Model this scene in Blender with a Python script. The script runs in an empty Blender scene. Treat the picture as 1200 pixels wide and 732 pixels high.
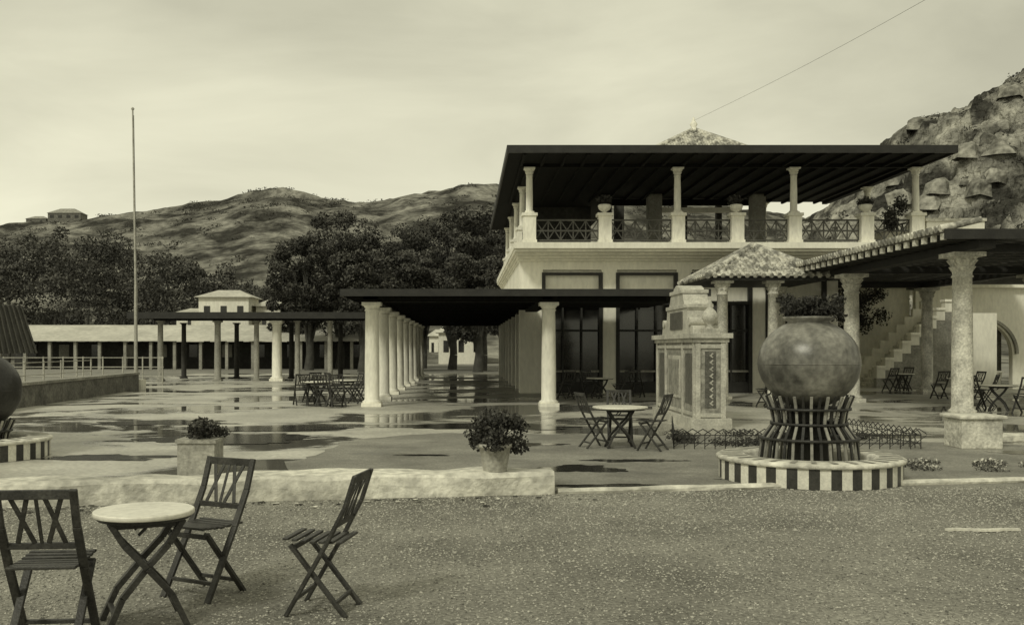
import bpy, math, random
import numpy as np
from mathutils import Vector, Matrix, noise as mnoise
R=math.radians
random.seed(7); rng=np.random.default_rng(7)
scene=bpy.context.scene
scene.view_settings.view_transform='Standard'
scene.view_settings.look='None'
scene.view_settings.exposure=0

# ------------------------------------------------------------ materials
TG,TB=0.975,0.84
def C(v): return (v,v*TG,v*TB,1)
def mat(name,v,amp=.3,scale=3.0,fine=40.0,rough=.8,bump=.2,bscale=60.0,spec=.4,metal=0,v2=None,stretch=(1,1,1),contrast=(.3,.7),bdist=.02):
    m=bpy.data.materials.new(name); m.use_nodes=True
    nt=m.node_tree; N=nt.nodes; L=nt.links
    b=N['Principled BSDF']
    b.inputs['Roughness'].default_value=rough
    b.inputs['Metallic'].default_value=metal
    b.inputs['Specular IOR Level'].default_value=spec
    tc=N.new('ShaderNodeTexCoord'); mp=N.new('ShaderNodeMapping'); mp.inputs['Scale'].default_value=stretch
    L.new(tc.outputs['Object'],mp.inputs['Vector'])
    n1=N.new('ShaderNodeTexNoise'); n1.inputs['Scale'].default_value=scale; n1.inputs['Detail'].default_value=6; n1.inputs['Roughness'].default_value=.6
    n2=N.new('ShaderNodeTexNoise'); n2.inputs['Scale'].default_value=fine; n2.inputs['Detail'].default_value=3
    L.new(mp.outputs[0],n1.inputs['Vector']); L.new(mp.outputs[0],n2.inputs['Vector'])
    r=N.new('ShaderNodeValToRGB')
    r.color_ramp.elements[0].position=contrast[0]; r.color_ramp.elements[1].position=contrast[1]
    lo=v*(1-amp); hi=v*(1+amp*.6) if v2 is None else v2
    r.color_ramp.elements[0].color=C(lo); r.color_ramp.elements[1].color=C(min(hi,.88))
    L.new(n1.outputs['Fac'],r.inputs['Fac'])
    mr=N.new('ShaderNodeMapRange'); mr.inputs['From Min'].default_value=.3; mr.inputs['From Max'].default_value=.7
    mr.inputs['To Min'].default_value=1-amp*.7; mr.inputs['To Max'].default_value=1+amp*.4
    L.new(n2.outputs['Fac'],mr.inputs['Value'])
    mx=N.new('ShaderNodeVectorMath'); mx.operation='SCALE'
    L.new(r.outputs['Color'],mx.inputs[0]); L.new(mr.outputs[0],mx.inputs['Scale'])
    L.new(mx.outputs[0],b.inputs['Base Color'])
    if bump>0:
        n3=N.new('ShaderNodeTexNoise'); n3.inputs['Scale'].default_value=bscale; n3.inputs['Detail'].default_value=4
        L.new(mp.outputs[0],n3.inputs['Vector'])
        bp=N.new('ShaderNodeBump'); bp.inputs['Strength'].default_value=bump; bp.inputs['Distance'].default_value=bdist
        L.new(n3.outputs['Fac'],bp.inputs['Height']); L.new(bp.outputs[0],b.inputs['Normal'])
    return m

def wet_mat(name,vdry,vwet,scale,lo,hi,rdry=.55,rwet=.08,stretch=(1,1.3,1),fine=30,bump=.15,amp=.3):
    m=mat(name,vdry,amp,scale*2.3,fine,rdry,bump,fine*1.5)
    nt=m.node_tree; N=nt.nodes; L=nt.links; b=N['Principled BSDF']
    tc=N.new('ShaderNodeTexCoord'); mp=N.new('ShaderNodeMapping'); mp.inputs['Scale'].default_value=stretch
    L.new(tc.outputs['Object'],mp.inputs['Vector'])
    n=N.new('ShaderNodeTexNoise'); n.inputs['Scale'].default_value=scale; n.inputs['Detail'].default_value=8; n.inputs['Roughness'].default_value=.62; n.inputs['Distortion'].default_value=.5
    L.new(mp.outputs[0],n.inputs['Vector'])
    mr=N.new('ShaderNodeMapRange'); mr.inputs['From Min'].default_value=lo; mr.inputs['From Max'].default_value=hi
    L.new(n.outputs['Fac'],mr.inputs['Value'])
    old=b.inputs['Base Color'].links[0].from_socket
    mix=N.new('ShaderNodeMix'); mix.data_type='RGBA'
    L.new(mr.outputs[0],mix.inputs['Factor']); L.new(old,mix.inputs[6]); mix.inputs[7].default_value=C(vwet)
    L.new(mix.outputs[2],b.inputs['Base Color'])
    r2=N.new('ShaderNodeMapRange'); r2.inputs['To Min'].default_value=rdry; r2.inputs['To Max'].default_value=rwet
    L.new(mr.outputs[0],r2.inputs['Value']); L.new(r2.outputs[0],b.inputs['Roughness'])
    bp=[x for x in N if x.type=='BUMP'][0]
    r3=N.new('ShaderNodeMapRange'); r3.inputs['To Min'].default_value=bump; r3.inputs['To Max'].default_value=.01
    L.new(mr.outputs[0],r3.inputs['Value']); L.new(r3.outputs[0],bp.inputs['Strength'])
    return m

M={}
M['white']=mat('white_plaster',.82,.15,.7,9,.75,.12,30,stretch=(1,1,.35))
M['whitecol']=mat('white_column_paint',.84,.2,1.8,14,.6,.2,25,stretch=(1,1,.3),contrast=(.2,.55))
M['stonecol']=mat('rough_stone',.58,.45,3.5,22,.85,1.0,18,contrast=(.25,.65))
M['kerb']=mat('whitewashed_stone',.58,.5,.9,9,.85,.8,22,contrast=(.25,.6))
M['darkwood']=mat('dark_wood',.025,.4,4,40,.6,.2,60)
M['railwood']=mat('weathered_rail_wood',.10,.4,4,30,.7,.2,60)
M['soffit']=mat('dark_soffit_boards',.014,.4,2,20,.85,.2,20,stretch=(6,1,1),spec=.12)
M['chair']=mat('chair_wood',.045,.6,8,60,.5,.2,80)
M['tabletop']=mat('table_top_paint',.7,.2,3,25,.35,.1,60,contrast=(.25,.5))
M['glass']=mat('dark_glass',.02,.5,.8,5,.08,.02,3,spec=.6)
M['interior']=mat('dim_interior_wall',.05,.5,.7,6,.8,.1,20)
M['greywall']=mat('grey_wall',.32,.4,1,15,.85,.3,30)
M['niche']=mat('niche_wall',.17,.5,1.5,12,.85,.3,30)
M['tile']=mat('roof_tiles',.40,.5,3.2,14,.8,.5,14,contrast=(.4,.6),v2=.66)
M['azulejo']=mat('glazed_tiles',.26,.35,7,26,.35,.3,22,contrast=(.36,.64),v2=.40)
M['aztile']=mat('patterned_tile',.12,.5,9,40,.35,.2,30)
M['azframe']=mat('tile_frame_stone',.5,.35,3,25,.6,.4,30)
M['jar']=mat('jar_clay',.13,.5,1.8,16,.34,.2,9,v2=.34,contrast=(.38,.72))
M['iron']=mat('dark_iron',.03,.5,10,60,.5,.2,80)
M['stripeD']=mat('striped_tile_dark',.05,.4,6,40,.4,.1,40)
M['stripeL']=mat('striped_tile_light',.72,.2,6,40,.45,.1,40)
M['pot']=mat('pot_concrete',.40,.4,4,22,.85,.5,40)
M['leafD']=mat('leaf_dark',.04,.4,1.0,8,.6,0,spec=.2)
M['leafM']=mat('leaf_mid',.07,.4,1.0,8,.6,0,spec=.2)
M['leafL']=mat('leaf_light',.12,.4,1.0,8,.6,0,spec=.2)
M['bark']=mat('bark',.07,.4,3,20,.9,.6,15)
M['pole']=mat('pole_paint',.42,.3,2,20,.6,.1,40)
M['gravel']=mat('gravel_ground',.29,.6,.55,34,.95,1.0,42,contrast=(.25,.72),spec=.1,bdist=.022,v2=.38)
M['pebble']=mat('pebbles',.22,.6,30,150,.85,.2,120,contrast=(.35,.65),v2=.58,spec=.2)
M['earth']=mat('earth',.24,.4,.05,1.0,.95,.3,3)
M['hill']=mat('hill_scrub',.13,.6,.07,.5,.95,.9,.6,v2=.30,contrast=(.42,.62),spec=.02,bdist=1.4)  # scrub tones, with distance haze put in as a lighter base colour
M['rock']=mat('crag_rock',.15,.6,.09,.45,.95,1,.5,v2=.42,contrast=(.40,.60),spec=.02,bdist=3.0)
M['boulder']=mat('boulder_rock',.24,.5,.2,.8,.95,.8,1.2,v2=.40,contrast=(.35,.65),spec=.05,bdist=.5)
M['farroof']=mat('pale_roof',.55,.25,.4,3,.85,.1,2)
M['pave']=wet_mat('wet_pavement',.50,.14,.24,.485,.555,.48,.045,fine=14,amp=.38)
M['court']=wet_mat('damp_gravel_court',.27,.10,.35,.58,.70,.85,.2,fine=38,bump=.8,amp=.45)
M['puddle']=mat('puddle_wet_ground',.04,.3,3,20,.12,.03,8,spec=.5)

# ------------------------------------------------------------ builder
class B:
    def __init__(s): s.v=[];s.f=[];s.m=[];s.sm=[];s.mats=[]
    def mi(s,k):
        if k not in s.mats: s.mats.append(k)
        return s.mats.index(k)
    def add(s,vs,fs,k,smooth=False):
        o=len(s.v); s.v+= [tuple(p) for p in vs]; i=s.mi(k)
        for f in fs: s.f.append(tuple(a+o for a in f)); s.m.append(i); s.sm.append(smooth)
    def box(s,x0,x1,y0,y1,z0,z1,k):
        vs=[(x0,y0,z0),(x1,y0,z0),(x1,y1,z0),(x0,y1,z0),(x0,y0,z1),(x1,y0,z1),(x1,y1,z1),(x0,y1,z1)]
        s.add(vs,[(0,3,2,1),(4,5,6,7),(0,1,5,4),(1,2,6,5),(2,3,7,6),(3,0,4,7)],k)
    def beam(s,p,q,w,t,k,up=(0,0,1)):
        p=Vector(p);q=Vector(q);d=(q-p).normalized(); u=Vector(up)
        if abs(d.dot(u))>.98: u=Vector((0,1,0)) if abs(d.y)<.9 else Vector((1,0,0))
        a=d.cross(u).normalized()*w/2; c=a.cross(d).normalized()*t/2
        vs=[p-a-c,p+a-c,p+a+c,p-a+c,q-a-c,q+a-c,q+a+c,q-a+c]
        s.add(vs,[(3,2,1,0),(4,5,6,7),(0,1,5,4),(1,2,6,5),(2,3,7,6),(3,0,4,7)],k)
    def tube(s,p,q,r0,r1,k,n=8):
        p=Vector(p);q=Vector(q);d=(q-p).normalized(); u=Vector((0,0,1)) if abs(d.z)<.9 else Vector((1,0,0))
        a=d.cross(u).normalized(); c=a.cross(d).normalized(); vs=[]
        for P,r in((p,r0),(q,r1)):
            for i in range(n):
                t=2*math.pi*i/n; vs.append(P+a*math.cos(t)*r+c*math.sin(t)*r)
        fs=[(i,(i+1)%n,n+(i+1)%n,n+i) for i in range(n)]
        s.add(vs,fs,k,True); s.add(vs[n:],[tuple(range(n))],k); s.add(vs[:n],[tuple(reversed(range(n)))],k)
    def lathe(s,cx,cy,prof,k,n=24,smooth=True,wob=0):
        vs=[]
        for r,z in prof:
            for i in range(n):
                t=2*math.pi*i/n
                rr=r*(1+wob*mnoise.noise((math.cos(t)*2,math.sin(t)*2,z*3)))
                vs.append((cx+math.cos(t)*rr,cy+math.sin(t)*rr,z))
        fs=[]
        for j in range(len(prof)-1):
            for i in range(n):
                a=j*n+i;b=j*n+(i+1)%n; fs.append((a,b,b+n,a+n))
        s.add(vs,fs,k,smooth)
        m=len(prof)-1
        s.add(vs[m*n:],[tuple(range(n))],k)
    def leaves(s,centers,n,size,keys=('leafD','leafM','leafL'),shell=0):
        n=int(n)
        c=np.array(centers,float)[rng.integers(0,len(centers),n)]
        d=rng.normal(size=(n,3)); d/=np.linalg.norm(d,axis=1)[:,None]
        rad=(shell+(1-shell)*rng.random(n)**(1/2.2)); d*=rad[:,None]
        p=c[:,:3]+d*c[:,3:6]
        a=rng.normal(size=(n,3)); a/=np.linalg.norm(a,axis=1)[:,None]
        e=np.cross(a,rng.normal(size=(n,3))); e/=np.linalg.norm(e,axis=1)[:,None]
        sz=(size*(.5+.8*rng.random(n)))[:,None]
        q=np.stack([p-a*sz*.5,p+e*sz*.3,p+a*sz*.5,p-e*sz*.3],axis=1).reshape(-1,3)
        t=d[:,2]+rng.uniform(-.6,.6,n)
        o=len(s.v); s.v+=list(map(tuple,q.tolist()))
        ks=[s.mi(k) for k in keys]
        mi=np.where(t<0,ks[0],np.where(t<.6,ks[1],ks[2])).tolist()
        s.f+=[(o+4*i,o+4*i+1,o+4*i+2,o+4*i+3) for i in range(n)]
        s.m+=mi; s.sm+=[False]*n
    def obj(s,name,parent=None,bevel=0):
        me=bpy.data.meshes.new(name); me.from_pydata(s.v,[],s.f)
        for k in s.mats: me.materials.append(M[k])
        me.polygons.foreach_set('material_index',s.m)
        me.polygons.foreach_set('use_smooth',s.sm); me.update()
        o=bpy.data.objects.new(name,me); scene.collection.objects.link(o)
        if bevel:
            md=o.modifiers.new('bevel','BEVEL'); md.width=bevel; md.segments=2; md.limit_method='ANGLE'; md.angle_limit=R(50)
        if parent: o.parent=parent
        return o
def empty(name):
    e=bpy.data.objects.new(name,None); scene.collection.objects.link(e); return e
def inst(o,name,loc,rz=0,sc=1):
    c=bpy.data.objects.new(name,o.data); scene.collection.objects.link(c)
    for md in o.modifiers:
        n=c.modifiers.new(md.name,md.type); n.width=md.width; n.segments=md.segments; n.limit_method=md.limit_method; n.angle_limit=md.angle_limit
    c.location=loc; c.rotation_euler=(0,0,rz); c.scale=(sc,)*3; return c

# ------------------------------------------------------------ ground
b=B(); 
b.add([(-3000,-300,0),(3000,-300,0),(3000,4000,0),(-3000,4000,0)],[(0,1,2,3)],'earth'); b.obj('ground')
b=B()
def ky(x): return 9.83+ (x+4.6)*.165     # kerb line
b.add([(-40,-8,.004),(40,-8,.004),(40,ky(40)+.1,.004),(-40,ky(-40)+.1,.004)],[(0,1,2,3)],'gravel'); b.obj('gravel_forecourt')
b=B()
b.add([(-13.5,ky(-13.5)+.2,.008),(30,ky(30)+.2,.008),(30,62,.008),(-17,62,.008),(-17,37,.008),(-12.6,24,.008)],[(0,1,2,3,4,5)],'pave'); b.obj('wet_terrace_pavement')
b=B()
cv=[(-2.55,ky(-2.55)+.22),(12,ky(12)+.22),(9.3,15.9),(6.5,17.8),(2.8,18.3),(-1.0,18.2),(-2.1,17.0)]
pts=[]
for i in range(len(cv)):
    p,q=cv[i],cv[(i+1)%len(cv)]
    for j in range(20):
        f=j/20; x=p[0]+(q[0]-p[0])*f; y=p[1]+(q[1]-p[1])*f
        if i>0: x+=mnoise.noise((x*1.3,y*1.3,0))*.35; y+=mnoise.noise((x*1.1,y*1.3,5))*.6+mnoise.noise((x*4,y*4,2))*.15
        pts.append((x,y,.012))
b.add(pts,[tuple(range(len(pts)))],'court'); b.obj('gravel_court')
def puddle(x,y,rx,ry,z=.016):
    b=B(); n=60; vs=[]
    o=random.uniform(0,50)
    for i in range(n):
        t=2*math.pi*i/n; r=1+.6*mnoise.noise((math.cos(t)*1.5+o,math.sin(t)*1.5,0))+.3*mnoise.noise((math.cos(t)*5+o,math.sin(t)*5,0))
        vs.append((x+math.cos(t)*rx*r,y+math.sin(t)*ry*r,z))
    b.add(vs,[tuple(range(n))],'puddle'); b.obj('puddle')
for p in((1.5,12.9,.55,.35),(1.7,11.3,.75,.2),(-4.2,17.5,1.3,1.0),(-3.6,19.4,1.1,.7),(.1,20,2.2,.7),(3.5,11.9,.4,.15),(8.6,15.0,.8,.3),(-6.5,21,1.4,.8),(2.4,13.9,.6,.18),(-.6,14.6,.4,.12),(.9,16.2,.7,.25),(-5.2,14.3,.9,.4)): puddle(*p)
vs=[];fs=[]
K=90000
ys=3.9+ (rng.random(K)**1.1)*7.4
xs=-6+rng.random(K)*13.5
for i in range(K):
    x,y=xs[i],ys[i]
    if y>ky(x)-.03: continue
    r=random.uniform(.004,.011)*(1+ (y-4)*.07)
    if random.random()<.008:r*=2
    h=r*.7; a=random.uniform(0,3.14); ca,sa=math.cos(a)*r,math.sin(a)*r; o=len(vs); q=random.uniform(.5,1)
    vs+= [(x+ca,y+sa,.006),(x-sa*q,y+ca*q,.006),(x-ca,y-sa,.006),(x+sa*q,y-ca*q,.006),(x+ca*.2,y+sa*.2,.006+h)]
    fs+= [(o,o+1,o+4),(o+1,o+2,o+4),(o+2,o+3,o+4),(o+3,o,o+4)]
b=B(); b.add(vs,fs,'pebble'); b.obj('gravel_stones')

def lowwall(name,x0,x1,w,h,k,seg=.25,wob=.02):
    b=B(); n=int((x1-x0)/seg); vs=[];fs=[]
    prof=[(0,0),(-.01,h*.5),(0,h*.85),(.05,h),(w-.05,h),(w,h*.85),(w,0)]
    m=len(prof)
    for i in range(n+1):
        x=x0+(x1-x0)*i/n
        for j,(d,z) in enumerate(prof):
            nn=mnoise.noise((x*1.7,j*3.1,0))*wob
            vs.append((x,ky(x)+d+nn, max(0,z+nn*.7) if z>0 else 0))
    for i in range(n):
        for j in range(m-1):
            a=i*m+j; fs.append((a,a+m,a+m+1,a+1))
    fs.append(tuple(range(m-1,-1,-1))); fs.append(tuple(n*m+j for j in range(m)))
    b.add(vs,fs,k); return b.obj(name)
lowwall('low_garden_wall',-9,.98,.55,.25,'kerb',seg=.12,wob=.045)
lowwall('stone_kerb',1.02,14,.13,.06,'kerb',seg=.12,wob=.014)
b=B(); 
for i in range(9):
    b.beam((4.2+i*.07,8.55+.02*math.sin(i),.02),(4.28+i*.07,8.56+.02*math.sin(i+1),.022),.05,.02,'stripeL')
b.obj('broken_plank')
b=B()
for i in range(70):
    x=random.uniform(-5,1.5); y=ky(x)-abs(random.gauss(0,.25))-.05; r=random.uniform(.02,.06); a=random.random()*6
    b.add([(x+math.cos(a+t)*r*random.uniform(.6,1),y+math.sin(a+t)*r*random.uniform(.6,1),.012+random.random()*.01) for t in(0,1.3,2.5,3.8,5)],[(0,1,2,3,4)],random.choice(['leafD','leafM','kerb']))
b.obj('fallen_leaves')

# ------------------------------------------------------------ chair & table
def chair_mesh():
    b=B(); k='chair'; W=.19
    for sx in(-W,W):
        b.beam((sx,.21,0),(sx,-.05,.45),.024,.044,k,(1,0,0)); b.beam((sx,-.05,.45),(sx,-.17,.68),.024,.044,k,(1,0,0)); b.beam((sx,-.17,.68),(sx,-.235,.88),.024,.04,k,(1,0,0))
        x2=sx*.86
        b.beam((x2,-.17,0),(x2,.19,.44),.024,.042,k,(1,0,0))
    for i in range(7):
        y=-.13+i*.058; z=.455+.006*abs(i-3)*.5+ (i/6)*.012
        b.box(-W+.014,W-.014,y-.019,y+.019,z-.008,z+.008,k)
    for y0,z0,h in((-.225,.855,.05),(-.115,.575,.035)):
        b.box(-W+.012,W-.012,y0-.009,y0+.009,z0-h/2,z0+h/2,k)
    def bk(z): return -.115+(z-.575)*(-.11/.28)
    def sl(x0,z0,x1,z1,w=.026):
        b.beam((x0,bk(z0),z0),(x1,bk(z1),z1),w,.01,k,(0,1,.3))
    sl(-.12,.59,-.045,.835);sl(-.035,.59,-.125,.835);sl(.12,.59,.045,.835);sl(.035,.59,.125,.835);sl(0,.59,0,.835,.02)
    b.box(-W*.86,W*.86,-.115,-.095,.075,.10,k); b.box(-W*.98,W*.98,.135,.155,.10,.125,k)
    b.box(-W*.86,W*.86,.17,.19,.40,.43,k)
    return b
ch=chair_mesh().obj('folding_chair',bevel=.004)
ch.location=(-2.20,5.2,0.004); ch.rotation_euler=(0,0,R(5))
inst(ch,'folding_chair',(-1.68,6.4,.004),R(152),.98)
inst(ch,'folding_chair',(-.84,6.0,.004),R(80),.96)
def table_mesh(r=.285,h=.66):
    b=B()
    b.lathe(0,0,[(0.001,h-.03),(r-.005,h-.03),(r,h-.025),(r,h-.004),(r-.006,h)],'tabletop',40)
    b.lathe(0,0,[(r*.6,h-.05),(r*.92,h-.05),(r*.92,h-.031)],'chair',24)
    L=.22;k='chair'
    for s in(-1,1):
        for sg in(-1,1):
            pts=[Vector((-sg*L,s*.16,0)),Vector((-sg*L*.62,s*.15,h*.28)),Vector((0,s*.135+sg*.012,h*.52)),Vector((sg*L*.55,s*.13,h*.72)),Vector((sg*L*.92,s*.12,h-.05))]
            for p,q in zip(pts,pts[1:]): b.beam(p,q,.034,.05,k,(0,1,0))
    b.beam((-L*.8,-.15,.1),(-L*.8,.15,.1),.03,.02,k); b.beam((L*.8,-.15,.1),(L*.8,.15,.1),.03,.02,k)
    b.beam((0,-.16,h*.52),(0,.16,h*.52),.025,.025,'iron')
    for s in(-1,1):
        b.beam((-L*.9,s*.12,h-.07),(L*.9,s*.12,h-.07),.03,.035,k)
        b.beam((-L*.2,s*.10,h*.8),(0,s*.1,h-.09),.02,.015,'iron')
    b.beam((-L*.8,-.14,h-.07),(-L*.8,.14,h-.07),.03,.035,k);b.beam((L*.8,-.14,h-.07),(L*.8,.14,h-.07),.03,.035,k)
    return b
tb=table_mesh().obj('folding_table',bevel=.003)
tb.location=(-1.87,5.72,.004); tb.rotation_euler=(0,0,R(25))
tb2=table_mesh(.44,.66).obj('garden_table',bevel=.003); tb2.location=(2.48,15.7,.012)
for x,y,a in((2.05,15.75,-75),(2.95,15.3,60),(2.6,16.5,175)): inst(ch,'folding_chair',(x,y,.012),R(a))
for x,y,a in((-4.6,27.6,20),(-4.1,28.2,100),(-3.5,26.9,200),(-3.9,29.2,-60),(-3.1,28.4,140),(-4.6,29.4,40),(-3.9,27.0,-20),(-3.2,29.5,80),
              (3.2,31,30),(4.0,31.8,200),(4.9,31,100),(5.6,32,-30),(6.4,31,60),
              (8.3,27,40),(8.9,27.6,200),(15.0,31,10),(15.8,30.4,100),
              (13.6,26.2,-60),(14.3,26.8,50),(13.8,24.2,120),(15.6,36,20),(16.6,37,120)):
    inst(ch,'folding_chair',(x,y,.008),R(a))
for x,y in((-4.2,27.8),(-3.5,29.2),(4.3,31.2),(8.8,27),(15.6,31),(13.7,25.2),(16.2,36.4)): inst(tb2,'garden_table',(x,y,.008),R(x*50))

# ------------------------------------------------------------ plants
def potted(name,x,y,z,pw,ph,fr,fh,n,leaf=.06,square=False,lobes=7):
    b=B()
    if square:
        b.box(x-pw/2,x+pw/2,y-pw/2,y+pw/2,z,z+ph*.9,'pot'); b.box(x-pw*.55,x+pw*.55,y-pw*.55,y+pw*.55,z+ph*.9,z+ph,'pot')
    else:
        b.lathe(x,y,[(pw*.36,z),(pw*.42,z+ph*.4),(pw*.48,z+ph*.85),(pw*.53,z+ph*.86),(pw*.53,z+ph),(pw*.45,z+ph)],'pot',20)
    cs=[]
    for i in range(lobes):
        t=6.28*i/lobes+random.uniform(-.4,.4);r=random.uniform(.1,.85)*fr
        cs.append((x+math.cos(t)*r,y+math.sin(t)*r,z+ph+random.uniform(-.15,.85)*fh*(1-.3*r/fr),fr*.34,fr*.34,fh*.28))
    for c in cs: b.tube((x,y,z+ph),(c[0],c[1],c[2]),.006,.004,'bark',5)
    b.leaves(cs,n,leaf); b.obj(name)
potted('potted_shrub',.33,10.85,.25,.36,.3,.37,.42,4200,.046,lobes=20)
potted('potted_shrub',-3.34,12.4,.01,.46,.46,.34,.26,2200,.05,True,lobes=14)
b=B(); cs=[(5.9+random.random()*2.8,12.7+random.random()*.9,.04,.22,.2,.06) for _ in range(16)]
b.leaves(cs,2600,.04,('leafM','leafL','kerb')); b.obj('flower_bed')

# ------------------------------------------------------------ globe planters
def globe(x,y,zc,r,name='jar_planter',plant=True,ring=1.07,k='jar'):
    e=empty(name)
    b=B(); n=56; z1=.30
    for i in range(n):
        t0=2*math.pi*i/n;t1=2*math.pi*(i+1)/n; kk='stripeD' if i%2 else 'stripeL'
        r0=ring;vs=[]
        tm=[t0,(t0+t1)/2,t1]
        for t in tm: vs.append((x+math.cos(t)*r0,y+math.sin(t)*r0,.012))
        for t in tm: vs.append((x+math.cos(t)*(r0),y+math.sin(t)*(r0),z1-.06))
        b.add(vs,[(0,1,4,3),(1,2,5,4)],kk)
    b.lathe(x,y,[(ring,z1-.06),(ring+.03,z1-.055),(ring+.035,z1-.02),(ring,z1),(ring-.30,z1+.005),(ring-.34,z1-.03),(ring-.34,.1),(.05,.12)],'kerb',56)
    for i in range(n):
        t=2*math.pi*(i+.5)/n; t0=t-.03;t1=t+.03
        if i%2==0: continue
        vs=[(x+math.cos(a)*rr,y+math.sin(a)*rr,z1+.009) for rr in(ring-.01,ring-.27) for a in(t0,t1)]
        b.add([vs[0],vs[1],vs[3],vs[2]],[(0,1,2,3)],'pot')
    b.obj('striped_basin',e)
    b=B(); zb=zc-r*.80
    for i in range(34):
        t=2*math.pi*i/34; c,s=math.cos(t),math.sin(t)
        pts=[(.52*r/.6,zb+.1),(.44*r/.6,zb-.1),(.42*r/.6,zb-.24),(.55*r/.6,zb-.42),(.6*r/.6,.13)]
        for p,q in zip(pts,pts[1:]): b.beam((x+c*p[0],y+s*p[0],p[1]),(x+c*q[0],y+s*q[0],q[1]),.032,.02,'iron' if i%2 else 'greywall',(c,s,0))
    for rr,zz in((.46*r/.6,zb-.06),(.425*r/.6,zb-.24),(.56*r/.6,zb-.42)):
        b.lathe(x,y,[(rr-.02,zz-.015),(rr+.03,zz-.015),(rr+.03,zz+.015),(rr-.02,zz+.015)],'iron',30)
    b.lathe(x,y,[(.25,.12),(.2,zb)],'interior',16)
    b.obj('slatted_stand',e)
    b=B(); prof=[]
    for i in range(28):
        a=-math.pi/2+.35+ (math.pi-.35-.42)*i/27
        prof.append((r*math.cos(a)*(1+.03*math.sin(a)),zc+r*.90*math.sin(a)))
    R0,Z0=prof[-1]
    prof+=[(R0-.01,Z0+.02),(R0+.05,Z0+.05),(R0+.05,Z0+.08),(R0-.02,Z0+.08),(R0-.04,Z0)]
    b.lathe(x,y,prof,k,48,wob=.015)
    rr=r*1.0
    b.lathe(x,y,[(rr-.01,zc-.006),(rr+.004,zc-.004),(rr+.004,zc+.004),(rr-.01,zc+.006)],k,48)
    b.obj('clay_jar',e)
    if plant:
        b=B(); cs=[(x+random.uniform(-.38,.38),y+random.uniform(-.25,.25),Z0+.08+random.uniform(0,.24),.12,.12,.08) for _ in range(22)]
        b.leaves(cs,3800,.042,('leafD','leafD','leafM')); b.obj('plant',e)
    return e
globe(4.22,12.05,1.41,.605)
M['jar2']=mat('jar_dark',.03,.5,4,30,.4,.2,20)
globe(-7.22,14.4,.98,.66,plant=False,k='jar2',ring=1.05)
b=B()
X,Y=-8.2,15.6
r0,r1=.98,.8; z0,z1=1.52,2.3
vs=[(X-r0,Y-r0,z0),(X+r0,Y-r0,z0),(X+r0,Y+r0,z0),(X-r0,Y+r0,z0),(X-r1,Y-r1,z1),(X+r1,Y-r1,z1),(X+r1,Y+r1,z1),(X-r1,Y+r1,z1)]
b.add(vs,[(0,3,2,1),(4,5,6,7),(0,1,5,4),(1,2,6,5),(2,3,7,6),(3,0,4,7)],'interior')
for i in range(10):
    t=-.9+i*.2; b.beam((X+t*r0,Y-r0-.01,z0),(X+t*r1,Y-r1-.01,z1),.04,.02,'railwood',(0,1,0)); b.beam((X+r0+.01,Y+t*r0,z0),(X+r1+.01,Y+t*r1,z1),.04,.02,'railwood',(1,0,0))
b.box(X-r0-.03,X+r0+.03,Y-r0-.03,Y-r0+.03,z0-.05,z0+.02,'chair')
b.box(X-.08,X+.08,Y-.08,Y+.08,0,1.53,'darkwood'); b.box(X-.5,X+.5,Y-.04,Y+.04,1.4,1.5,'darkwood')
b.obj('kiosk_hood')
b=B()
def hoops(x0,y0,x1,y1,h=.33,step=.16):
    L=math.hypot(x1-x0,y1-y0); n=int(L/step)
    for i in range(n):
        f=i/n;g=(i+1.6)/n
        p=(x0+(x1-x0)*f,y0+(y1-y0)*f);q=(x0+(x1-x0)*g,y0+(y1-y0)*g);mx=((p[0]+q[0])/2,(p[1]+q[1])/2)
        b.tube((p[0],p[1],0),(p[0],p[1],h*.75),.008,.008,'iron',5);b.tube((p[0],p[1],h*.75),(mx[0],mx[1],h),.008,.008,'iron',5)
        b.tube((mx[0],mx[1],h),(q[0],q[1],h*.75),.008,.008,'iron',5)
        b.tube((p[0],p[1],.05),(q[0],q[1],h*.7),.006,.006,'iron',4)
    b.tube((x0,y0,.1),(x1,y1,.1),.008,.008,'iron',5)
    b.tube((x0,y0,h*.7),(x1,y1,h*.7),.008,.008,'iron',5)
hoops(3.3,15.5,7.2,15.5);hoops(3.3,15.5,3.9,18.5);hoops(7.2,15.5,6.9,18.5)
b.leaves([(3.6+random.random()*3.3,15.8+random.random()*2,.06,.25,.25,.08) for _ in range(22)],3500,.05,('leafD','leafM','leafM'))
b.obj('hoop_fence')

# ------------------------------------------------------------ tiled monument
e=empty('tiled_fountain_wall')
b=B(); X0,X1,Y0,Y1=4.55,5.15,19.4,23.2
b.box(X0-.1,X1+.1,Y0-.12,Y1+.12,0,.22,'azframe')
b.box(X0,X1,Y0,Y1,.22,1.72,'azulejo')
b.box(X0-.06,X1+.06,Y0-.06,Y1+.06,1.72,1.80,'azframe')
b.box(X0-.12,X1+.12,Y0-.12,Y1+.12,1.80,1.9,'azframe')
for y in(Y0+.0,Y0+1.0,Y0+2.7,Y1-.12): b.box(X0-.035,X0,y,y+.12,.22,1.72,'azframe')
for z in(.26,1.6): b.box(X0-.03,X0,Y0+.12,Y1-.12,z,z+.07,'azframe')
for x in(X0,X1-.1): b.box(x,x+.1,Y0-.03,Y0,.22,1.72,'azframe')
for z in(.24,1.6): b.box(X0+.1,X1-.1,Y0-.028,Y0,z,z+.08,'azframe')
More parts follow.
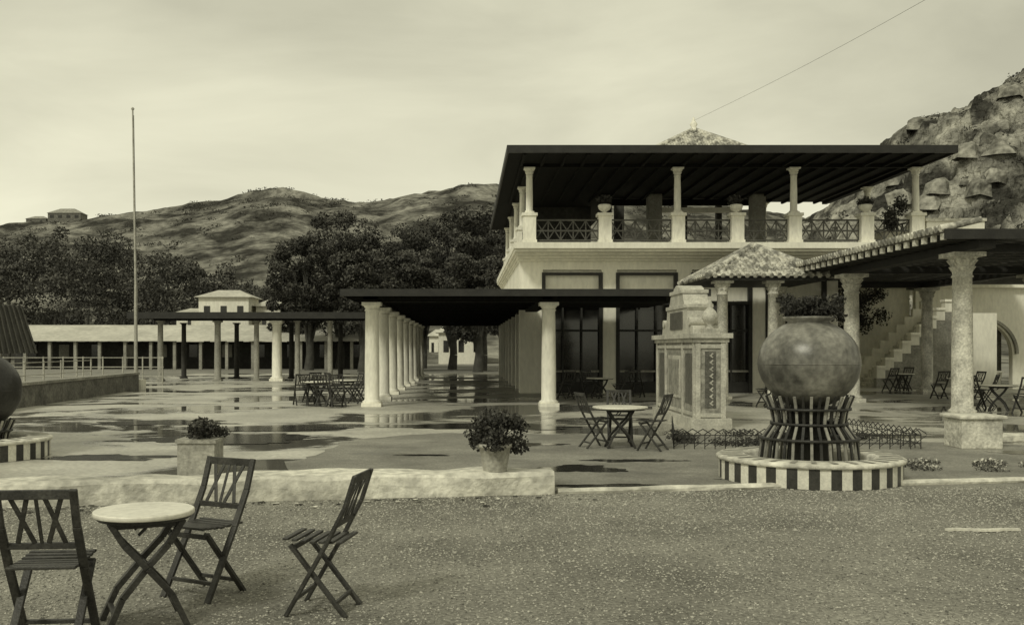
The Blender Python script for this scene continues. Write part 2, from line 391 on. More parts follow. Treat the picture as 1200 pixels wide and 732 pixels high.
# tall tile plaque on the end face
b.box(X0+.19,X1-.19,Y0-.012,Y0,.42,1.54,'aztile')
for i in range(8):
    z=.47+i*.135; b.beam((X0+.3,Y0-.018,z+.04),(X0+.3+.05,Y0-.018,z+.09),.03,.01,'azframe',(0,1,0)); b.beam((X0+.35,Y0-.018,z),(X0+.28,Y0-.018,z+.05),.025,.01,'azframe',(0,1,0))
for yb in(Y0+.24,Y0+2.94): b.box(X0-.012,X0,yb,yb+.6,.48,1.5,'aztile')
b.box(X0-.02,X0,Y0+1.3,Y0+2.5,.55,1.45,'azframe'); b.box(X0-.032,X0-.02,Y0+1.4,Y0+2.4,.63,1.37,'azulejo')
b.obj('tiled_body',e,.01)
b=B(); yc=(Y0+Y1)/2
half=[(1.55,1.9),(1.5,2.05),(1.25,2.08),(1.05,2.2),(1.0,2.38),(1.05,2.46),(.8,2.5),(.68,2.62),(.62,2.74),(.4,2.78),(.28,2.9),(.1,2.95),(0,2.96)]
out=[(yc-a,z) for a,z in half]+[(yc+a,z) for a,z in reversed(half[:-1])]
n=len(out); xa,xb=X0+.04,X1-.04
vs=[(xa,y,z) for y,z in out]+[(xb,y,z) for y,z in out]
b.add(vs,[tuple(range(n)),tuple(range(2*n-1,n-1,-1))]+[(i,i+n,(i+1)%n+n,(i+1)%n) for i in range(n)],'azframe')
b.box(xa-.03,xb+.03,yc-1.0,yc+1.0,2.44,2.52,'azframe'); b.box(xa-.03,xb+.03,yc-.6,yc+.6,2.76,2.84,'azframe')
b.box(xa-.02,xa,yc-.6,yc+.6,2.0,2.38,'aztile')
for a,z in((1.28,2.1),):
    for s in(-1,1):
        b.tube((xa-.03,yc+s*a,z+.05),(xb+.03,yc+s*a,z+.05),.09,.09,'azframe',12)
b.obj('scrolled_gable',e,.008)
b=B()
for y in(Y0+.25,Y1-.25):
    x=(X0+X1)/2+.05
    b.box(x-.16,x+.16,y-.16,y+.16,1.9,2.0,'azframe')
    b.lathe(x,y,[(.09,2.0),(.05,2.06),(.1,2.11),(.15,2.18),(.16,2.25),(.12,2.34),(.07,2.39),(.04,2.43),(.06,2.48),(.03,2.54),(.01,2.58)],'azframe',18)
b.obj('urn_finials',e)

# ------------------------------------------------------------ columns
def column(b,x,y,z0,z1,r,k,cap='plain'):
    H=z1-z0
    b.box(x-r*1.35,x+r*1.35,y-r*1.35,y+r*1.35,z0,z0+r*.5,k)
    ch_=r*2.2 if cap!='plain' else r*.9
    prof=[(r*1.3,z0+r*.5),(r*1.34,z0+r*.7),(r*1.1,z0+r*.85),(r*1.02,z0+r*1.0),(r*1.0,z0+H*.4),(r*.9,z1-ch_-r*.3),(r*1.02,z1-ch_-r*.25),(r*1.02,z1-ch_-r*.1),(r*.9,z1-ch_)]
    if cap=='plain': prof+=[(r*1.0,z1-ch_*.8),(r*1.2,z1-ch_*.5)]
    else: prof+=[(r*.95,z1-ch_*.8),(r*1.15,z1-ch_*.62),(r*.98,z1-ch_*.55),(r*1.25,z1-ch_*.3),(r*1.5,z1-ch_*.2)]
    b.lathe(x,y,prof,k,24)
    a=r*1.3 if cap=='plain' else r*1.6
    b.box(x-a,x+a,y-a,y+a,z1-ch_*(.5 if cap=='plain' else .2),z1,k)
    if cap!='plain':
        for i in range(8):
            t=2*math.pi*i/8+.39
            for (rr,zz,s) in((1.15,.72,.28),(1.35,.42,.3)):
                px,py,pz=x+math.cos(t)*r*rr,y+math.sin(t)*r*rr,z1-ch_*zz
                b.beam((px*.7+x*.3,py*.7+y*.3,pz-ch_*.15),(px,py,pz+ch_*.1),r*.4,r*.2,k,(math.cos(t),math.sin(t),0))

# ------------------------------------------------------------ colonnade
e=empty('colonnade_walkway')
b=B()
for i in range(9): column(b,-2.56,27+i*3.6,0.008,2.86,.2,'whitecol')
column(b,2.3,27,0.008,2.86,.2,'whitecol')
b.obj('columns',e)
b=B()
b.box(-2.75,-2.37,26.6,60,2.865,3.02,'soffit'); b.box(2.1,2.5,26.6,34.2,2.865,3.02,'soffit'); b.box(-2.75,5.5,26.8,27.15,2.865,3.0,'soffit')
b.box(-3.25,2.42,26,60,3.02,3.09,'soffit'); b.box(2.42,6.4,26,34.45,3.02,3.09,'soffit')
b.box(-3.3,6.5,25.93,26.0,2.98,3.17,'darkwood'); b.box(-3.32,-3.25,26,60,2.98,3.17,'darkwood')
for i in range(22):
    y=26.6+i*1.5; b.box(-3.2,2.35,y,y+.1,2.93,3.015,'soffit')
b.box(-3.25,2.42,26.0,60,3.095,3.16,'tile'); b.box(2.42,6.4,26.0,34.45,3.095,3.16,'tile')
b.obj('flat_roof',e)

e=empty('covered_walkway')
b=B()
for px,r in((-14.9,.14),(-12.1,.16),(-10.2,.13),(-9.2,.24),(-8.2,.13),(-6.6,.13)):
    column(b,px,48,.008,2.95,r,'whitecol' if r>.2 else 'greywall')
for px in(-14.9,-12.1,-9.2,-6.6): column(b,px,52,.008,2.95,.13,'interior')
b.obj('posts',e)
b=B(); b.box(-16.2,-3.3,47.2,53,3.1,3.2,'soffit'); b.box(-16.25,-3.3,47.1,47.2,3.03,3.34,'darkwood'); b.box(-15.2,-3.3,47.85,48.15,2.95,3.1,'soffit'); b.box(-16.1,-3.3,47.3,52.9,3.21,3.3,'farroof')
b.obj('roof',e)

# ------------------------------------------------------------ pavilion building
e=empty('two_storey_pavilion')
FY=35.0
EX=13.3
b=B()
b.box(1.95,EX,FY,52,4.40,4.95,'white'); b.box(EX,17,FY,40.5,4.40,4.95,'white')
b.box(1.95,2.65,FY,FY+.7,0.008,4.40,'white')
ops=[(2.78,4.87),(5.42,7.55),(8.1,10.2),(10.75,12.85)]
edges=[2.65]+[v for o in ops for v in o]+[EX]
for i in range(0,len(edges),2): b.box(edges[i],edges[i+1],FY,FY+.4,0.008,4.40,'white')
b.box(EX-.3,EX,FY+.4,44,0.008,4.40,'white')
for i in range(7):
    y=38.6+i*3.2; b.box(2.0,2.5,y,y+.55,.008,3.0,'white')
b.box(1.95,2.5,FY+.7,60,3.18,4.40,'white')
for i,(o,z0,z1) in enumerate(((.08,4.70,4.78),(.20,4.78,4.86),(.35,4.86,4.94),(.52,4.94,5.03),(.6,5.03,5.24))):
    b.box(1.95-o*.45,EX,FY-o*2.2,52,z0+.001*i,z1,'white')
    b.box(EX,17.0+o,FY-o*2.2,40.5,z0+.001*i,z1,'white')
b.obj('walls',e)
b=B()
for a,c in ops:
    d=FY+.12
    b.box(a,c,d+.06,d+.1,.008,3.2,'glass'); b.box(a,c,d+.06,d+.1,3.3,4.4,'white')
    f=.09
    b.box(a-.04,a+f,FY-.04,d+.03,.008,4.30,'darkwood'); b.box(c-f,c+.04,FY-.04,d+.03,.008,4.30,'darkwood'); b.box(a+f,c-f,FY-.04,d+.03,4.21,4.30,'darkwood'); b.box(a+f,c-f,FY-.02,d+.03,3.15,3.27,'darkwood')
    for t in(.34,.66): x=a+(c-a)*t; b.box(x-.03,x+.03,FY,d+.04,.008,3.15,'darkwood')
    for z in(.75,2.2): b.box(a+f,c-f,FY+.01,d+.03,z,z+.07,'greywall' if z<1 else 'darkwood')
    b.box(a+f,c-f,FY+.03,d+.02,.008,.4,'darkwood')
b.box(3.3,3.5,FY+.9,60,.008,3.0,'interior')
b.obj('windows',e)
b=B()
FZ=5.24; CY=34.2
piers=[(2.24,1),(4.86,0),(7.4,1),(9.45,0),(11.45,1),(13.95,0),(15.7,1)]
for x,c in piers:
    b.box(x-.22,x+.22,CY-.22,CY+.22,FZ,FZ+.95,'whitecol'); b.box(x-.27,x+.27,CY-.27,CY+.27,FZ+.95,FZ+1.05,'whitecol'); b.box(x-.25,x+.25,CY-.25,CY+.25,FZ+.001,FZ+.12,'whitecol')
    if c: column(b,x,CY,FZ+1.05,7.88,.12,'whitecol','cap')
    else: b.lathe(x,CY,[(.08,FZ+1.05),(.06,FZ+1.1),(.2,FZ+1.2),(.24,FZ+1.32),(.2,FZ+1.36)],'whitecol',14)
ysd=[38.3,42.6,47,51.3]
for y in ysd:
    for x in(2.24,15.7):
        if x>10 and y>39: continue
        b.box(x-.22,x+.22,y-.22,y+.22,FZ,FZ+.95,'whitecol'); b.box(x-.27,x+.27,y-.27,y+.27,FZ+.95,FZ+1.05,'whitecol')
        column(b,x,y,FZ+1.05,7.88,.12,'whitecol','cap')
column(b,12.9,42.4,FZ,7.88,.12,'whitecol','cap')
b.obj('balcony_columns',e)
b=B()
for x in(4.86,9.45,13.95):
    b.leaves([(x+random.uniform(-.1,.1),CY,FZ+1.42+random.uniform(0,.15),.22,.2,.15) for _ in range(4)],400,.1)
b.leaves([(14.9+random.uniform(-.25,.25),CY-.1,FZ+.8+random.uniform(-.4,.7),.25,.25,.3) for _ in range(7)],1200,.11)
b.obj('balcony_plants',e)
b=B()
def rail(p,q):
    p=Vector(p);q=Vector(q);d=q-p;L=d.length;k='railwood'
    for z in(.12,.45,.82): b.beam(p+Vector((0,0,z)),q+Vector((0,0,z)),.06,.055,k)
    n=max(1,round(L/.42)); up=(0,1,0) if abs(d.x)>abs(d.y) else (1,0,0)
    for i in range(n+1):
        a=p+d*(i/n); b.beam(a+Vector((0,0,.1)),a+Vector((0,0,.82)),.04,.04,k,up)
        if i<n:
            c=p+d*((i+1)/n)
            b.beam(a+Vector((0,0,.14)),c+Vector((0,0,.8)),.035,.03,k,up); b.beam(a+Vector((0,0,.8)),c+Vector((0,0,.14)),.035,.03,k,up)
for (xa_,_),(xb_,_) in zip(piers,piers[1:]): rail((xa_+.22,CY,FZ),(xb_-.22,CY,FZ))
yy=[CY]+ysd
for a,c in zip(yy,yy[1:]): rail((2.24,a+.22,FZ),(2.24,c-.22,FZ))
rail((15.7,CY+.22,FZ),(15.7,38.1,FZ))
rail((6.8,42.4,FZ),(12.9,42.4,FZ))
b.obj('balcony_railings',e)
b=B()
RZ=8.0
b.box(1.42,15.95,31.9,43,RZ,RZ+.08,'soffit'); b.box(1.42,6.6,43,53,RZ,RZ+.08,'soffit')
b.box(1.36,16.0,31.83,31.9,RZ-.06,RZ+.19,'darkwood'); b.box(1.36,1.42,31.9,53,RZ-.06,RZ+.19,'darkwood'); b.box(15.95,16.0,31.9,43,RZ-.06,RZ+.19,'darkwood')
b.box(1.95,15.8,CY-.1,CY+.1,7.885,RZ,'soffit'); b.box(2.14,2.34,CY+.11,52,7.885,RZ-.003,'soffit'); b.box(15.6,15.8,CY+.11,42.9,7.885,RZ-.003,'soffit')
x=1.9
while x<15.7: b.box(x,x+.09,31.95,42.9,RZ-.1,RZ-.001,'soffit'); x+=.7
b.box(1.42,15.95,31.9,43,RZ+.085,RZ+.16,'tile')
b.box(1.42,6.6,43.0,53,RZ+.085,RZ+.16,'tile')
b.obj('flat_roof',e)
b=B()
for x,y,w in((7.9,41,.28),(12.2,41,.28),(5.9,41,.2),(6.9,44,.2),(9.5,42.6,.12),(11,42.6,.12)):
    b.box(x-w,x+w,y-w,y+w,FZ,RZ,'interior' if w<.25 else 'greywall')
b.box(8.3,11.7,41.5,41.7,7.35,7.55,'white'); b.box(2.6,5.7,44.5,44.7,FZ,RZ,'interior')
b.box(5.9,12.5,41.9,42.05,7.7,7.95,'soffit')
b.obj('interior_pillars',e)
def hip(b,x0,x1,y0,y1,z0,zt,k,step=.22,r=.07):
    cx,cy=(x0+x1)/2,(y0+y1)/2; P=Vector((cx,cy,zt))
    c=[Vector((x0,y0,z0)),Vector((x1,y0,z0)),Vector((x1,y1,z0)),Vector((x0,y1,z0))]
    b.add(c+[P],[(0,1,4),(1,2,4),(2,3,4),(3,0,4),(3,2,1,0)],k)
    for i in range(4):
        A,D=c[i],c[(i+1)%4]; L=(D-A).length; n=int(L/step); mid=(A+D)/2
        for j in range(n+1):
            t=j/n; s=A+(D-A)*t; f=1-abs(2*t-1)
            if f<.03: continue
            top=s+(P-mid)*f
            m=max(1,int((top-s).length/.32))
            for q in range(m):
                a_=s+(top-s)*(q/m); b_=s+(top-s)*((q+1)/m)
                b.tube(a_,b_,r*1.1,r*.8,k,6)
        b.tube(A,P,r*1.4,r*1.4,k,8)
b1=B(); hip(b1,5.2,13.2,36.5,42.5,RZ+.16,10.4,'tile'); b1.lathe(9.2,39.5,[(.18,10.35),(.1,10.5),(.16,10.6),(.08,10.72),(.02,10.9)],'whitecol',12); b1.obj('tiled_lantern_roof',e)
b=B(); b.leaves([(6.3,40,9.5,.45,.3,.2),(6.0,40,9.35,.3,.3,.2),(11.9,40,9.55,.4,.3,.2),(15.2,40,9.5,.4,.3,.25),(14.9,40.5,9.55,.3,.3,.2)],1100,.12); b.box(5.7,15.6,39.9,40.1,8.17,9.0,'pot'); b.obj('roof_planter')
# overhead wire from the lantern finial to a service pole beside the forecourt
b=B(); P0=Vector((9.2,39.5,10.75)); P1=Vector((12.9,4.5,9.9)); prev=None
for i in range(25):
    t=i/24; p=P0.lerp(P1,t)-Vector((0,0,.5*math.sin(math.pi*t)))
    if prev: b.tube(prev,p,.0045,.0045,'railwood',5)
    prev=p
b.tube((12.9,4.5,0),(12.9,4.5,10.2),.12,.08,'bark',10); b.box(12.3,13.5,4.45,4.55,9.7,9.82,'bark')
b.obj('utility_pole')

# ------------------------------------------------------------ pergola
e=empty('tiled_pergola')
b=B()
for y in(22.7,29.2,35.9): column(b,11.5,y,0.008,3.8,.23,'stonecol','cap')
column(b,10.9,33.9,0.008,3.8,.16,'stonecol','cap')
column(b,8.1,30.9,0.008,3.72,.18,'stonecol','cap')
column(b,9.7,30.9,0.008,3.72,.17,'stonecol','cap')
for y in(22.7,29.2,35.9): column(b,16.9,y,0.008,3.8,.2,'stonecol','cap')
b.obj('columns',e)
b=B(); PE=37.2
b.box(11.32,11.68,21.6,PE,3.805,4.0,'darkwood'); b.box(16.72,17.08,21.6,PE,3.805,4.0,'darkwood')
for y in(22.7,29.2,35.9): b.box(11.68,16.72,y-.12,y+.12,3.81,3.99,'darkwood')
y=21.5
while y<PE:
    b.box(10.55,22,y,y+.12,4.0,4.13,'chair'); b.box(10.47,10.55,y-.01,y+.13,3.98,4.12,'stonecol'); y+=.45
x=10.9
while x<22: b.box(x,x+.07,21.45,PE,4.131,4.17,'soffit'); x+=.9
x=10.5; 
while x<22:
    w=random.uniform(.3,.7); b.box(x,x+w,21.42+random.random()*.15,PE,4.172,4.22,'greywall'); x+=w+random.uniform(.03,.25)
b.box(10.45,22,21.34,21.41,3.98,4.2,'darkwood')
b.obj('timber_roof',e)
b=B()
yq=21.5
while yq<34.8:
    b.tube((10.4,yq,4.22),(11.3,yq,4.42),.09,.075,'tile',6); yq+=.2
b.obj('tile_edge',e)
b=B(); hip(b,7.5,11.5,30.4,34.4,3.85,5.0,'tile',.24,.075); b.box(7.6,11.3,30.5,34.3,3.72,3.84,'darkwood')
b.obj('hipped_roof',e)
b=B()
cs=[(random.uniform(11,20),random.uniform(22,30),4.3+random.random()*.1,.5,.5,.08) for _ in range(14)]+[(11.2+random.random()*8,21.5,4.1,.4,.2,.12) for _ in range(9)]
b.leaves(cs,3600,.09); b.obj('climbing_vine',e)

# ------------------------------------------------------------ right wing: wall, arch, stairs
e=empty('courtyard_wing')
b=B()
WY=44
def archwall(b,x0,x1,y,z1,ax,ar,zs,k,t=.3):
    b.box(x0,ax-ar,y,y+t,0,z1,k); b.box(ax+ar,x1,y,y+t,0,z1,k)
    n=24
    for i in range(n):
        a0=math.pi*i/n;a1=math.pi*(i+1)/n
        xa_,za=ax+ar*math.cos(a0),zs+ar*math.sin(a0); xb_,zb=ax+ar*math.cos(a1),zs+ar*math.sin(a1)
        b.add([(xa_,y,za),(xb_,y,zb),(xb_,y,z1),(xa_,y,z1),(xa_,y+t,za),(xb_,y+t,zb)],[(0,3,2,1),(0,1,5,4)],k)
        b.beam((ax+(ar+.15)*math.cos(a0),y-.03,zs+(ar+.15)*math.sin(a0)),(ax+(ar+.15)*math.cos(a1),y-.03,zs+(ar+.15)*math.sin(a1)),.12,.22,'greywall',(0,1,0))
archwall(b,20.2,34,WY,4.3,23.1,1.45,1.35,'white')
b.box(13.4,34,WY-.3,WY+6,4.3,5.15,'white'); b.box(13.4,34,WY-.42,WY-.3,5.0,5.2,'kerb')
b.box(21.6,24.7,WY+1.2,WY+1.3,0,4,'niche')
b.box(13.4,20.2,WY+.6,WY+.8,0,4.3,'white')
for x in(14.3,16.2): b.box(x,x+1,WY+.55,WY+.59,.0,2.6,'glass')
for x in(20.6,25.3,27.9): b.box(x,x+.5,WY-.03,WY,2.5,3.3,'glass'); b.box(x-.06,x+.56,WY-.05,WY-.031,3.3,3.38,'greywall')
b.lathe(23.1,WY+.4,[(1.0,0.01),(1.05,.5),(1.15,.55),(1.0,.6),(.9,.5)],'kerb',24)
b.lathe(23.1,WY+.7,[(.12,.5),(.1,1.3),(.5,1.5),(.55,1.6),(.1,1.6),(.08,2.0),(.02,2.1)],'stonecol',16)
b.obj('courtyard_wall',e)
b=B()
n=18
for i in range(n):
    x0=16.9+i*.175; z=.17*(i+1)
    b.box(x0,x0+.175,40.6,42.4,0,z,'kerb')
    if i%2==0:
        b.box(x0,x0+.35,40.3,40.6,0,z+.2,'greywall'); b.box(x0,x0+.35,40.28,40.6,z+.2,z+.62,'white'); b.box(x0-.03,x0+.34,40.22,40.65,z+.62,z+.72,'whitecol')
        b.box(x0,x0+.35,42.4,42.6,0,z+.75,'white')
b.box(20.05,22,40.6,42.4,0,3.06,'white')
b.obj('staircase',e)
b=B(); b.leaves([(16.4+random.random()*2.6,43.2,2.6+random.random()*1.5,.5,.3,.45) for _ in range(14)],4000,.12,('leafD','leafD','leafM')); b.obj('ivy',e)
b=B(); 
b.box(16.0,18.0,CY-.2,CY+.15,5.25,6.0,'white'); b.box(15.95,18.05,CY-.26,CY+.2,6.0,6.1,'kerb'); 
b.box(14.7,17.0,CY+.3,CY+2,5.24,5.7,'white')
for i in range(9): b.box(18.2+i*.6,18.3+i*.6,39.9,40.0,5.0,5.8,'white')
b.box(18,24,39.85,40.05,5.8,5.92,'kerb'); b.box(17.3,24,39.8,44,4.7,5.0,'white')
b.obj('terrace_parapet',e)
b=B(); b.box(7.85,8.5,15.5,16.1,.008,.48,'stonecol'); b.box(7.8,8.55,15.45,16.15,.48,.54,'kerb'); b.obj('stone_pedestal',bevel=.02)
b=B(); 
for i in range(14): b.box(8.7+i*.6,8.7+i*.6+.58,16.6+i*.1,16.9+i*.1,.008,.13+.01*(i%3),'kerb')
b.obj('stone_border',bevel=.02)

# ------------------------------------------------------------ left boundary wall, fence, flagpole
b=B(); 
for i in range(7):
    y=23+i*2.1; x=-11.95-(y-23)*.06
    b.add([(x,y,0),(x+.3,y,0),(x+.3-.126,y+2.09,0),(x-.126,y+2.09,0),(x,y,.6),(x+.3,y,.6),(x+.3-.126,y+2.09,.6),(x-.126,y+2.09,.6)],[(4,5,6,7),(0,1,5,4),(1,2,6,5),(2,3,7,6),(3,0,4,7)],'niche')
    b.add([(x-.04,y,.6),(x+.34,y,.6),(x+.34-.126,y+2.095,.6),(x-.04-.126,y+2.095,.6),(x-.04,y,.68),(x+.34,y,.68),(x+.34-.126,y+2.095,.68),(x-.04-.126,y+2.095,.68)],[(0,3,2,1),(4,5,6,7),(0,1,5,4),(1,2,6,5),(2,3,7,6),(3,0,4,7)],'greywall')
b.obj('boundary_wall')
b=B()
for i in range(14):
    x=-24+i*.85; b.tube((x,42,0),(x,42,1.25),.03,.03,'pole',6)
for z in(.4,.8,1.2): b.tube((-24,42,z),(-12.9,42,z),.02,.02,'pole',6)
for i in range(9):
    y=24+i*1.6; x=-13.2-(y-23)*.06; b.tube((x,y,0),(x,y,1.2),.03,.03,'pole',6)
    if i<8:
        for z in(.75,1.15): b.tube((x,y,z),(x-.096,y+1.6,z),.015,.015,'pole',6)
b.obj('pipe_railing')
b=B(); fx,fy=-12.75,38
b.box(fx-.3,fx+.3,fy-.3,fy+.3,0,.4,'whitecol'); b.tube((fx,fy,.4),(fx,fy,4),.07,.06,'pole',10); b.tube((fx,fy,4),(fx-.12,fy,10.8),.055,.03,'pole',8); b.lathe(fx-.12,fy,[(.03,10.8),(.07,10.86),(.03,10.92)],'pole',8)
b.tube((fx+.12,fy-.1,.6),(fx-.06,fy-.05,10.6),.008,.008,'iron',4)
b.obj('flagpole')

# ------------------------------------------------------------ distant buildings
e=empty('arcaded_building'); b=B()
b.box(-36,-7,75,80,2.0,2.1,'soffit')
b.add([(-36,74.4,2.15),(-7,74.4,2.15),(-7,80,3.5),(-36,80,3.5)],[(0,1,2,3)],'farroof')
x=-35.6
while x<-7: b.box(x,x+.22,74.7,75,0,2.1,'greywall'); x+=1.9+random.uniform(-.1,.1)
b.box(-36,-7,78.4,79.2,0,2.1,'interior')
for i in range(11): b.box(-35+i*2.6,-34.2+i*2.6,78.3,78.39,.9,1.9,random.choice(['greywall','glass','glass']))
b.obj('arcade',e)
def house(name,x,y,w,d,z0,h,rh,k='white',wins=3,storeys=1):
    e=empty(name); b=B()
    b.box(x-w/2,x+w/2,y,y+d,z0-4 if z0>4 else 0,z0+h,k)
    for s in range(storeys):
        hh=h/storeys
        for i in range(wins):
            wx=x-w/2+w*(i+.5)/wins
            b.box(wx-w*.06,wx+w*.06,y-.05,y,z0+hh*(s+.38),z0+hh*(s+.75),'glass')
    b.obj('walls',e); b=B(); o=.35
    c=[(x-w/2-o,y-o,z0+h),(x+w/2+o,y-o,z0+h),(x+w/2+o,y+d+o,z0+h),(x-w/2-o,y+d+o,z0+h)]
    rp=[(x-w*.22,y+d/2,z0+h+rh),(x+w*.22,y+d/2,z0+h+rh)]
    b.add(c+rp,[(0,1,5,4),(1,2,5),(2,3,4,5),(3,0,4),(3,2,1,0)],'greywall' if z0>4 else 'farroof'); b.obj('roof',e)
house('white_lodge',-.4,100,4.6,4,0,3.2,1.3)
house('white_lodge',-2.9,112,2.4,4,0,3.0,.8)
house('village_house',-20.3,82.5,4.2,4,0,5.9,.7,wins=3,storeys=2)
house('village_house',-16.5,84,2.8,4,0,5.2,.7,wins=2,storeys=2)
house('village_house',-14.2,86,1.8,4,0,6.0,.6,wins=1,storeys=2)
house('village_house',-23.6,84,2.2,4,0,4.6,.5,wins=1,storeys=2)

# ------------------------------------------------------------ hills
def interp(x,pts):
    if x<=pts[0][0]: return pts[0][1]
    for (a,za),(c,zc) in zip(pts,pts[1:]):
        if x<=c:
            t=(x-a)/(c-a); t=t*t*(3-2*t)*.6+t*.4; return za+(zc-za)*t
    return pts[-1][1]
def sm(t): t=max(0,min(1,t)); return t*t*(3-2*t)
def px2(pts,D): return [((px-545)*D/1150,1.6+(408-y)*D/1150) for px,y in pts]
def terrain(name,x0,x1,y0,y1,nx,ny,fn,k,smooth=True):
    vs=[];fs=[]
    for j in range(ny+1):
        for i in range(nx+1):
            x=x0+(x1-x0)*i/nx;y=y0+(y1-y0)*j/ny; vs.append((x,y,fn(x,y)))
    for j in range(ny):
        for i in range(nx):
            a=j*(nx+1)+i; fs.append((a,a+1,a+nx+2,a+nx+1))
    b=B(); b.add(vs,fs,k,smooth); return b.obj(name)
ridge=px2([(-400,330),(-150,285),(0,272),(60,268),(110,266),(170,258),(250,246),(300,236),(335,232),(360,238),(390,243),(440,244),(480,236),(520,231),(560,224),(600,224),(720,235),(900,255),(1100,300),(1500,390)],400)
def h1(x,y):
    base=interp(x*400/max(y,250),ridge) if y<400 else interp(x,ridge)
    t=.12*sm((y-95)/60)+.88*sm((y-140)/260)
    n=mnoise.fractal((x*.014,y*.014,3),.9,2,6)*5.5*t*(1-.75*sm((y-330)/70)*(1 if y<430 else 0))
    z=base*t+n*(.35 if y>380 else 1)
    n2=mnoise.fractal((x*.07,y*.07,9),.7,2,4)*1.4*t-abs(mnoise.noise((x*.03,y*.012,4)))*4*t*(y<360)
    if y>400: z-= (y-400)*.12
    return z+n2-.3
terrain('hills',-420,460,90,560,340,170,h1,'hill')
hx=(80-545)*392/1150
house('hillside_house',hx,388,13,7,h1(hx,392)+1.4,3.2,2.2,'niche',wins=4)
house('hillside_house',hx-12,390,8,6,h1(hx-12,392)+.8,2.8,1.4,'niche',wins=2)
crag=px2([(700,400),(900,300),(960,262),(1000,238),(1040,200),(1055,164),(1066,146),(1090,134),(1110,130),(1135,120),(1160,109),(1180,95),(1200,83),(1300,48),(1450,10),(1700,60)],230)
def h2(x,y):
    base=interp(x,crag)
    t=sm((y-120)/110)
    if y>230: t=1-.25*sm((y-230)/80)
    s=1 if y<218 else .35
    r1=mnoise.ridged_multi_fractal((x*.03,y*.03,1),1,2,5,1,2)*4*t-5.2
    c=mnoise.cell((x*.13+mnoise.noise((x*.1,y*.1,0)),y*.13,2))*2.6*t
    n2=mnoise.fractal((x*.16,y*.16,5),.7,2,4)*3.2*t
    z=base*t+r1*(1 if y<215 else .5)+(n2)*s+c*s
    q=6.0; f=(z/q)%1; z2=(math.floor(z/q)+sm(f*1.6-.3))*q
    return z*.55+z2*.45-.3
terrain('rocky_crag',20,330,118,330,420,240,h2,'rock',False)
b=B()
for _ in range(420):
    x=random.uniform(75,190); y=random.uniform(135,226); z=h2(x,y); s=random.uniform(.4,1.0)**2*2.0+.3
    vs=[]; ph=random.random()*9
    for j,zz in enumerate((-1.0,.15,.6)):
        rr=(1.25,.95,.45)[j]
        for i in range(6):
            t=i*math.pi/3+ph; k=1+.6*mnoise.noise((math.cos(t)*2+ph,math.sin(t)*2,j*1.3+ph))
            vs.append((x+math.cos(t)*s*rr*k*1.2,y+math.sin(t)*s*rr*k,z+zz*s*(1+.5*mnoise.noise((i*.7,ph,j)))))
    fs=[(j*6+i,j*6+(i+1)%6,j*6+6+(i+1)%6,j*6+6+i) for j in range(2) for i in range(6)]+[tuple(12+i for i in range(6))]
    b.add(vs,fs,'boulder')
b.obj('boulders')
b=B()
for _ in range(1700):
    x=random.uniform(-235,70); y=random.uniform(150,375); 
    if mnoise.noise((x*.03,y*.03,8))<-.1: continue
    z=h1(x,y); s=random.uniform(.5,1.7)
    b.leaves([(x,y,z+s*.2,s*1.8,s,s*.5)],24,s*.5,('leafM','leafM','leafL'))
for _ in range(620):
    x=random.uniform(70,200); y=random.uniform(135,232); z=h2(x,y); s=random.uniform(.5,1.6)
    b.leaves([(x,y,z+s*.1,s*1.4,s,s*.6)],36,s*.45,('leafD','leafM','leafL'))
b.obj('hill_scrub')

# ------------------------------------------------------------ trees
def tree(name,x,y,zt,rx,zb=2.5,n=7000,leaf=.42,k=('leafD','leafM','leafL'),nc=46,z0=0):
    b=B(); 
    th=zb+(zt-zb)*.35
    b.tube((x,y,z0),(x+.1,y,zb*.7+z0),.38,.3,'bark',10); b.tube((x+.1,y,zb*.7+z0),(x,y,th),.3,.2,'bark',10)
    cs=[];H=(zt-zb)
    for i in range(nc):
        for _ in range(30):
            d=Vector((random.uniform(-1,1),random.uniform(-1,1),random.uniform(-1,1)))
            if .3<d.length<1: break
        c=(x+d.x*rx*.85,y+d.y*rx*.8,zb+H*.5+d.z*H*.42)
        s=random.uniform(.14,.3)*rx
        cs.append((c[0],c[1],c[2],s,s,s*.75))
        if i%3==0:
            m=Vector((x+d.x*rx*.3,y+d.y*rx*.3,th+d.z*H*.1)); b.tube((x,y,zb*.8+z0),m,.13,.09,'bark',6); b.tube(m,c[:3],.09,.03,'bark',5)
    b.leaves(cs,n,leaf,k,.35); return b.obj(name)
random.seed(11)
for px,D,yt,w in((362,72,262,62),(398,76,238,75),(448,80,246,70),(495,78,250,66),(530,74,234,75),(565,70,230,72),(605,80,238,60),(425,66,282,58),(560,66,285,60),(345,78,300,44),(480,68,285,60),(590,90,235,70)):
    x=(px-545)*D/1150; zt=1.6+(408-yt)*D/1150
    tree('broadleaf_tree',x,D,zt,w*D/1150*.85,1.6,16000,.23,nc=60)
b=B()
prof=[(-60,262),(0,268),(40,264),(80,264),(110,260),(140,268),(170,285),(210,292),(250,300),(290,312),(330,325)]
cs=[]
for i in range(330):
    px=random.uniform(-90,335); D=random.uniform(92,125)
    yt=interp(px,prof)+random.uniform(0,14)
    x=(px-545)*D/1150; zt=1.6+(408-yt)*D/1150
    z=zt*random.uniform(.15,1)**.6 ; s=random.uniform(.9,2.3)
    cs.append((x,D,max(1,z-s*.7),s,s,s*.8))
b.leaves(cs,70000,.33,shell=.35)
for i in range(30):
    x=-50+i*1.1; b.tube((x,98,0),(x+.3,98,5),.2,.12,'bark',6)
b.obj('distant_trees')
b=B(); cs=[((random.uniform(330,440)-545)*90/1150,random.uniform(84,96),random.uniform(1,5.0),1.3,1.5,1.0) for _ in range(40)]
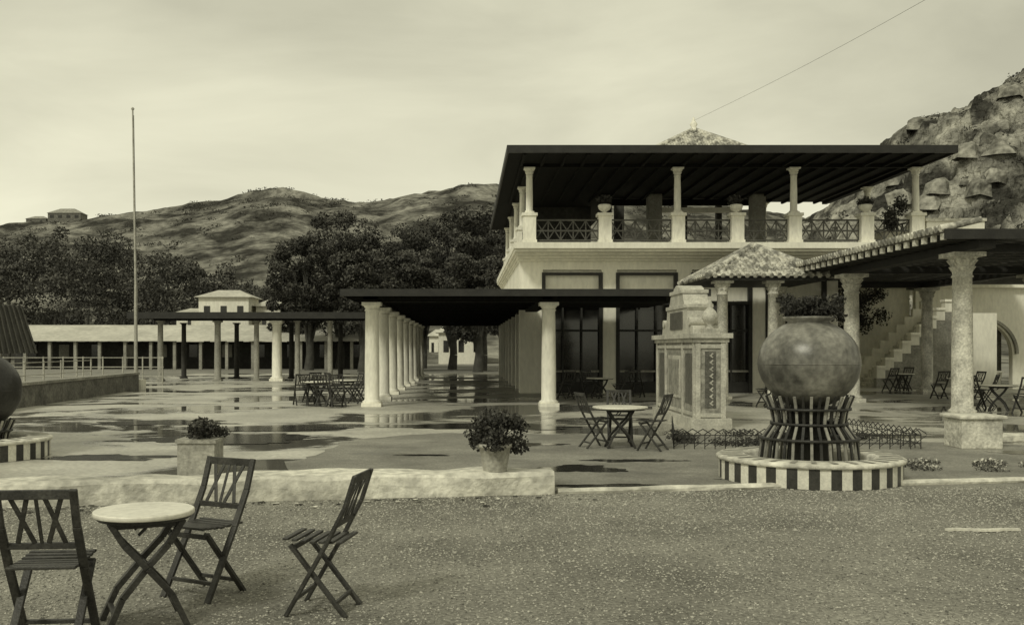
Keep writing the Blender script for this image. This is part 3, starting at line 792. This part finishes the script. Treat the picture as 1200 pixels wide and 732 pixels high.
b.leaves(cs,9000,.3,('leafD','leafM','leafL')); b.obj('shrubbery')

# ------------------------------------------------------------ world, sun, camera
w=bpy.data.worlds.new('World'); scene.world=w; w.use_nodes=True
N=w.node_tree.nodes; L=w.node_tree.links; bg=N['Background']
sky=N.new('ShaderNodeTexSky'); sky.sky_type='NISHITA'; sky.sun_disc=False; sky.sun_elevation=R(42); sky.sun_rotation=R(215)
bw=N.new('ShaderNodeRGBToBW'); L.new(sky.outputs[0],bw.inputs[0])
tc=N.new('ShaderNodeTexCoord'); mp=N.new('ShaderNodeMapping'); mp.inputs['Scale'].default_value=(1,1,3.2); mp.inputs['Rotation'].default_value=(0,R(12),0)
L.new(tc.outputs['Generated'],mp.inputs[0])
n1=N.new('ShaderNodeTexNoise'); n1.inputs['Scale'].default_value=2.1; n1.inputs['Detail'].default_value=8; n1.inputs['Roughness'].default_value=.52; n1.inputs['Distortion'].default_value=.5
L.new(mp.outputs[0],n1.inputs['Vector'])
mr=N.new('ShaderNodeMapRange'); mr.inputs['From Min'].default_value=.3; mr.inputs['From Max'].default_value=.7; mr.inputs['To Min'].default_value=5.2; mr.inputs['To Max'].default_value=8.6
L.new(n1.outputs['Fac'],mr.inputs['Value'])
sx=N.new('ShaderNodeSeparateXYZ'); L.new(tc.outputs['Generated'],sx.inputs[0])
gr=N.new('ShaderNodeMapRange'); gr.inputs['From Min'].default_value=.05; gr.inputs['From Max'].default_value=.36; gr.inputs['To Min'].default_value=1.08; gr.inputs['To Max'].default_value=.84
L.new(sx.outputs['Z'],gr.inputs['Value'])
mu=N.new('ShaderNodeMath'); mu.operation='MULTIPLY'; L.new(mr.outputs[0],mu.inputs[0]); L.new(gr.outputs[0],mu.inputs[1])
mx=N.new('ShaderNodeMix'); mx.data_type='FLOAT'; mx.inputs[0].default_value=.88
L.new(bw.outputs[0],mx.inputs[2]); L.new(mu.outputs[0],mx.inputs[3])
cb=N.new('ShaderNodeVectorMath'); cb.operation='SCALE'; cb.inputs[0].default_value=(1,.975,.74); L.new(mx.outputs[0],cb.inputs['Scale'])
L.new(cb.outputs[0],bg.inputs['Color']); bg.inputs['Strength'].default_value=.11
sd=bpy.data.lights.new('sun','SUN'); sd.energy=1.5; sd.angle=R(10); sd.color=(1,.975,.82)
so=bpy.data.objects.new('sun',sd); scene.collection.objects.link(so); so.rotation_euler=(R(50),0,R(-33))
cd=bpy.data.cameras.new('camera'); co=bpy.data.objects.new('camera',cd); scene.collection.objects.link(co)
co.location=(0,0,1.6); co.rotation_euler=(R(90),0,0); cd.sensor_width=36; cd.lens=34.5; cd.shift_x=55/1200; cd.shift_y=42/1200; cd.clip_end=8000; cd.clip_start=.05
scene.camera=co
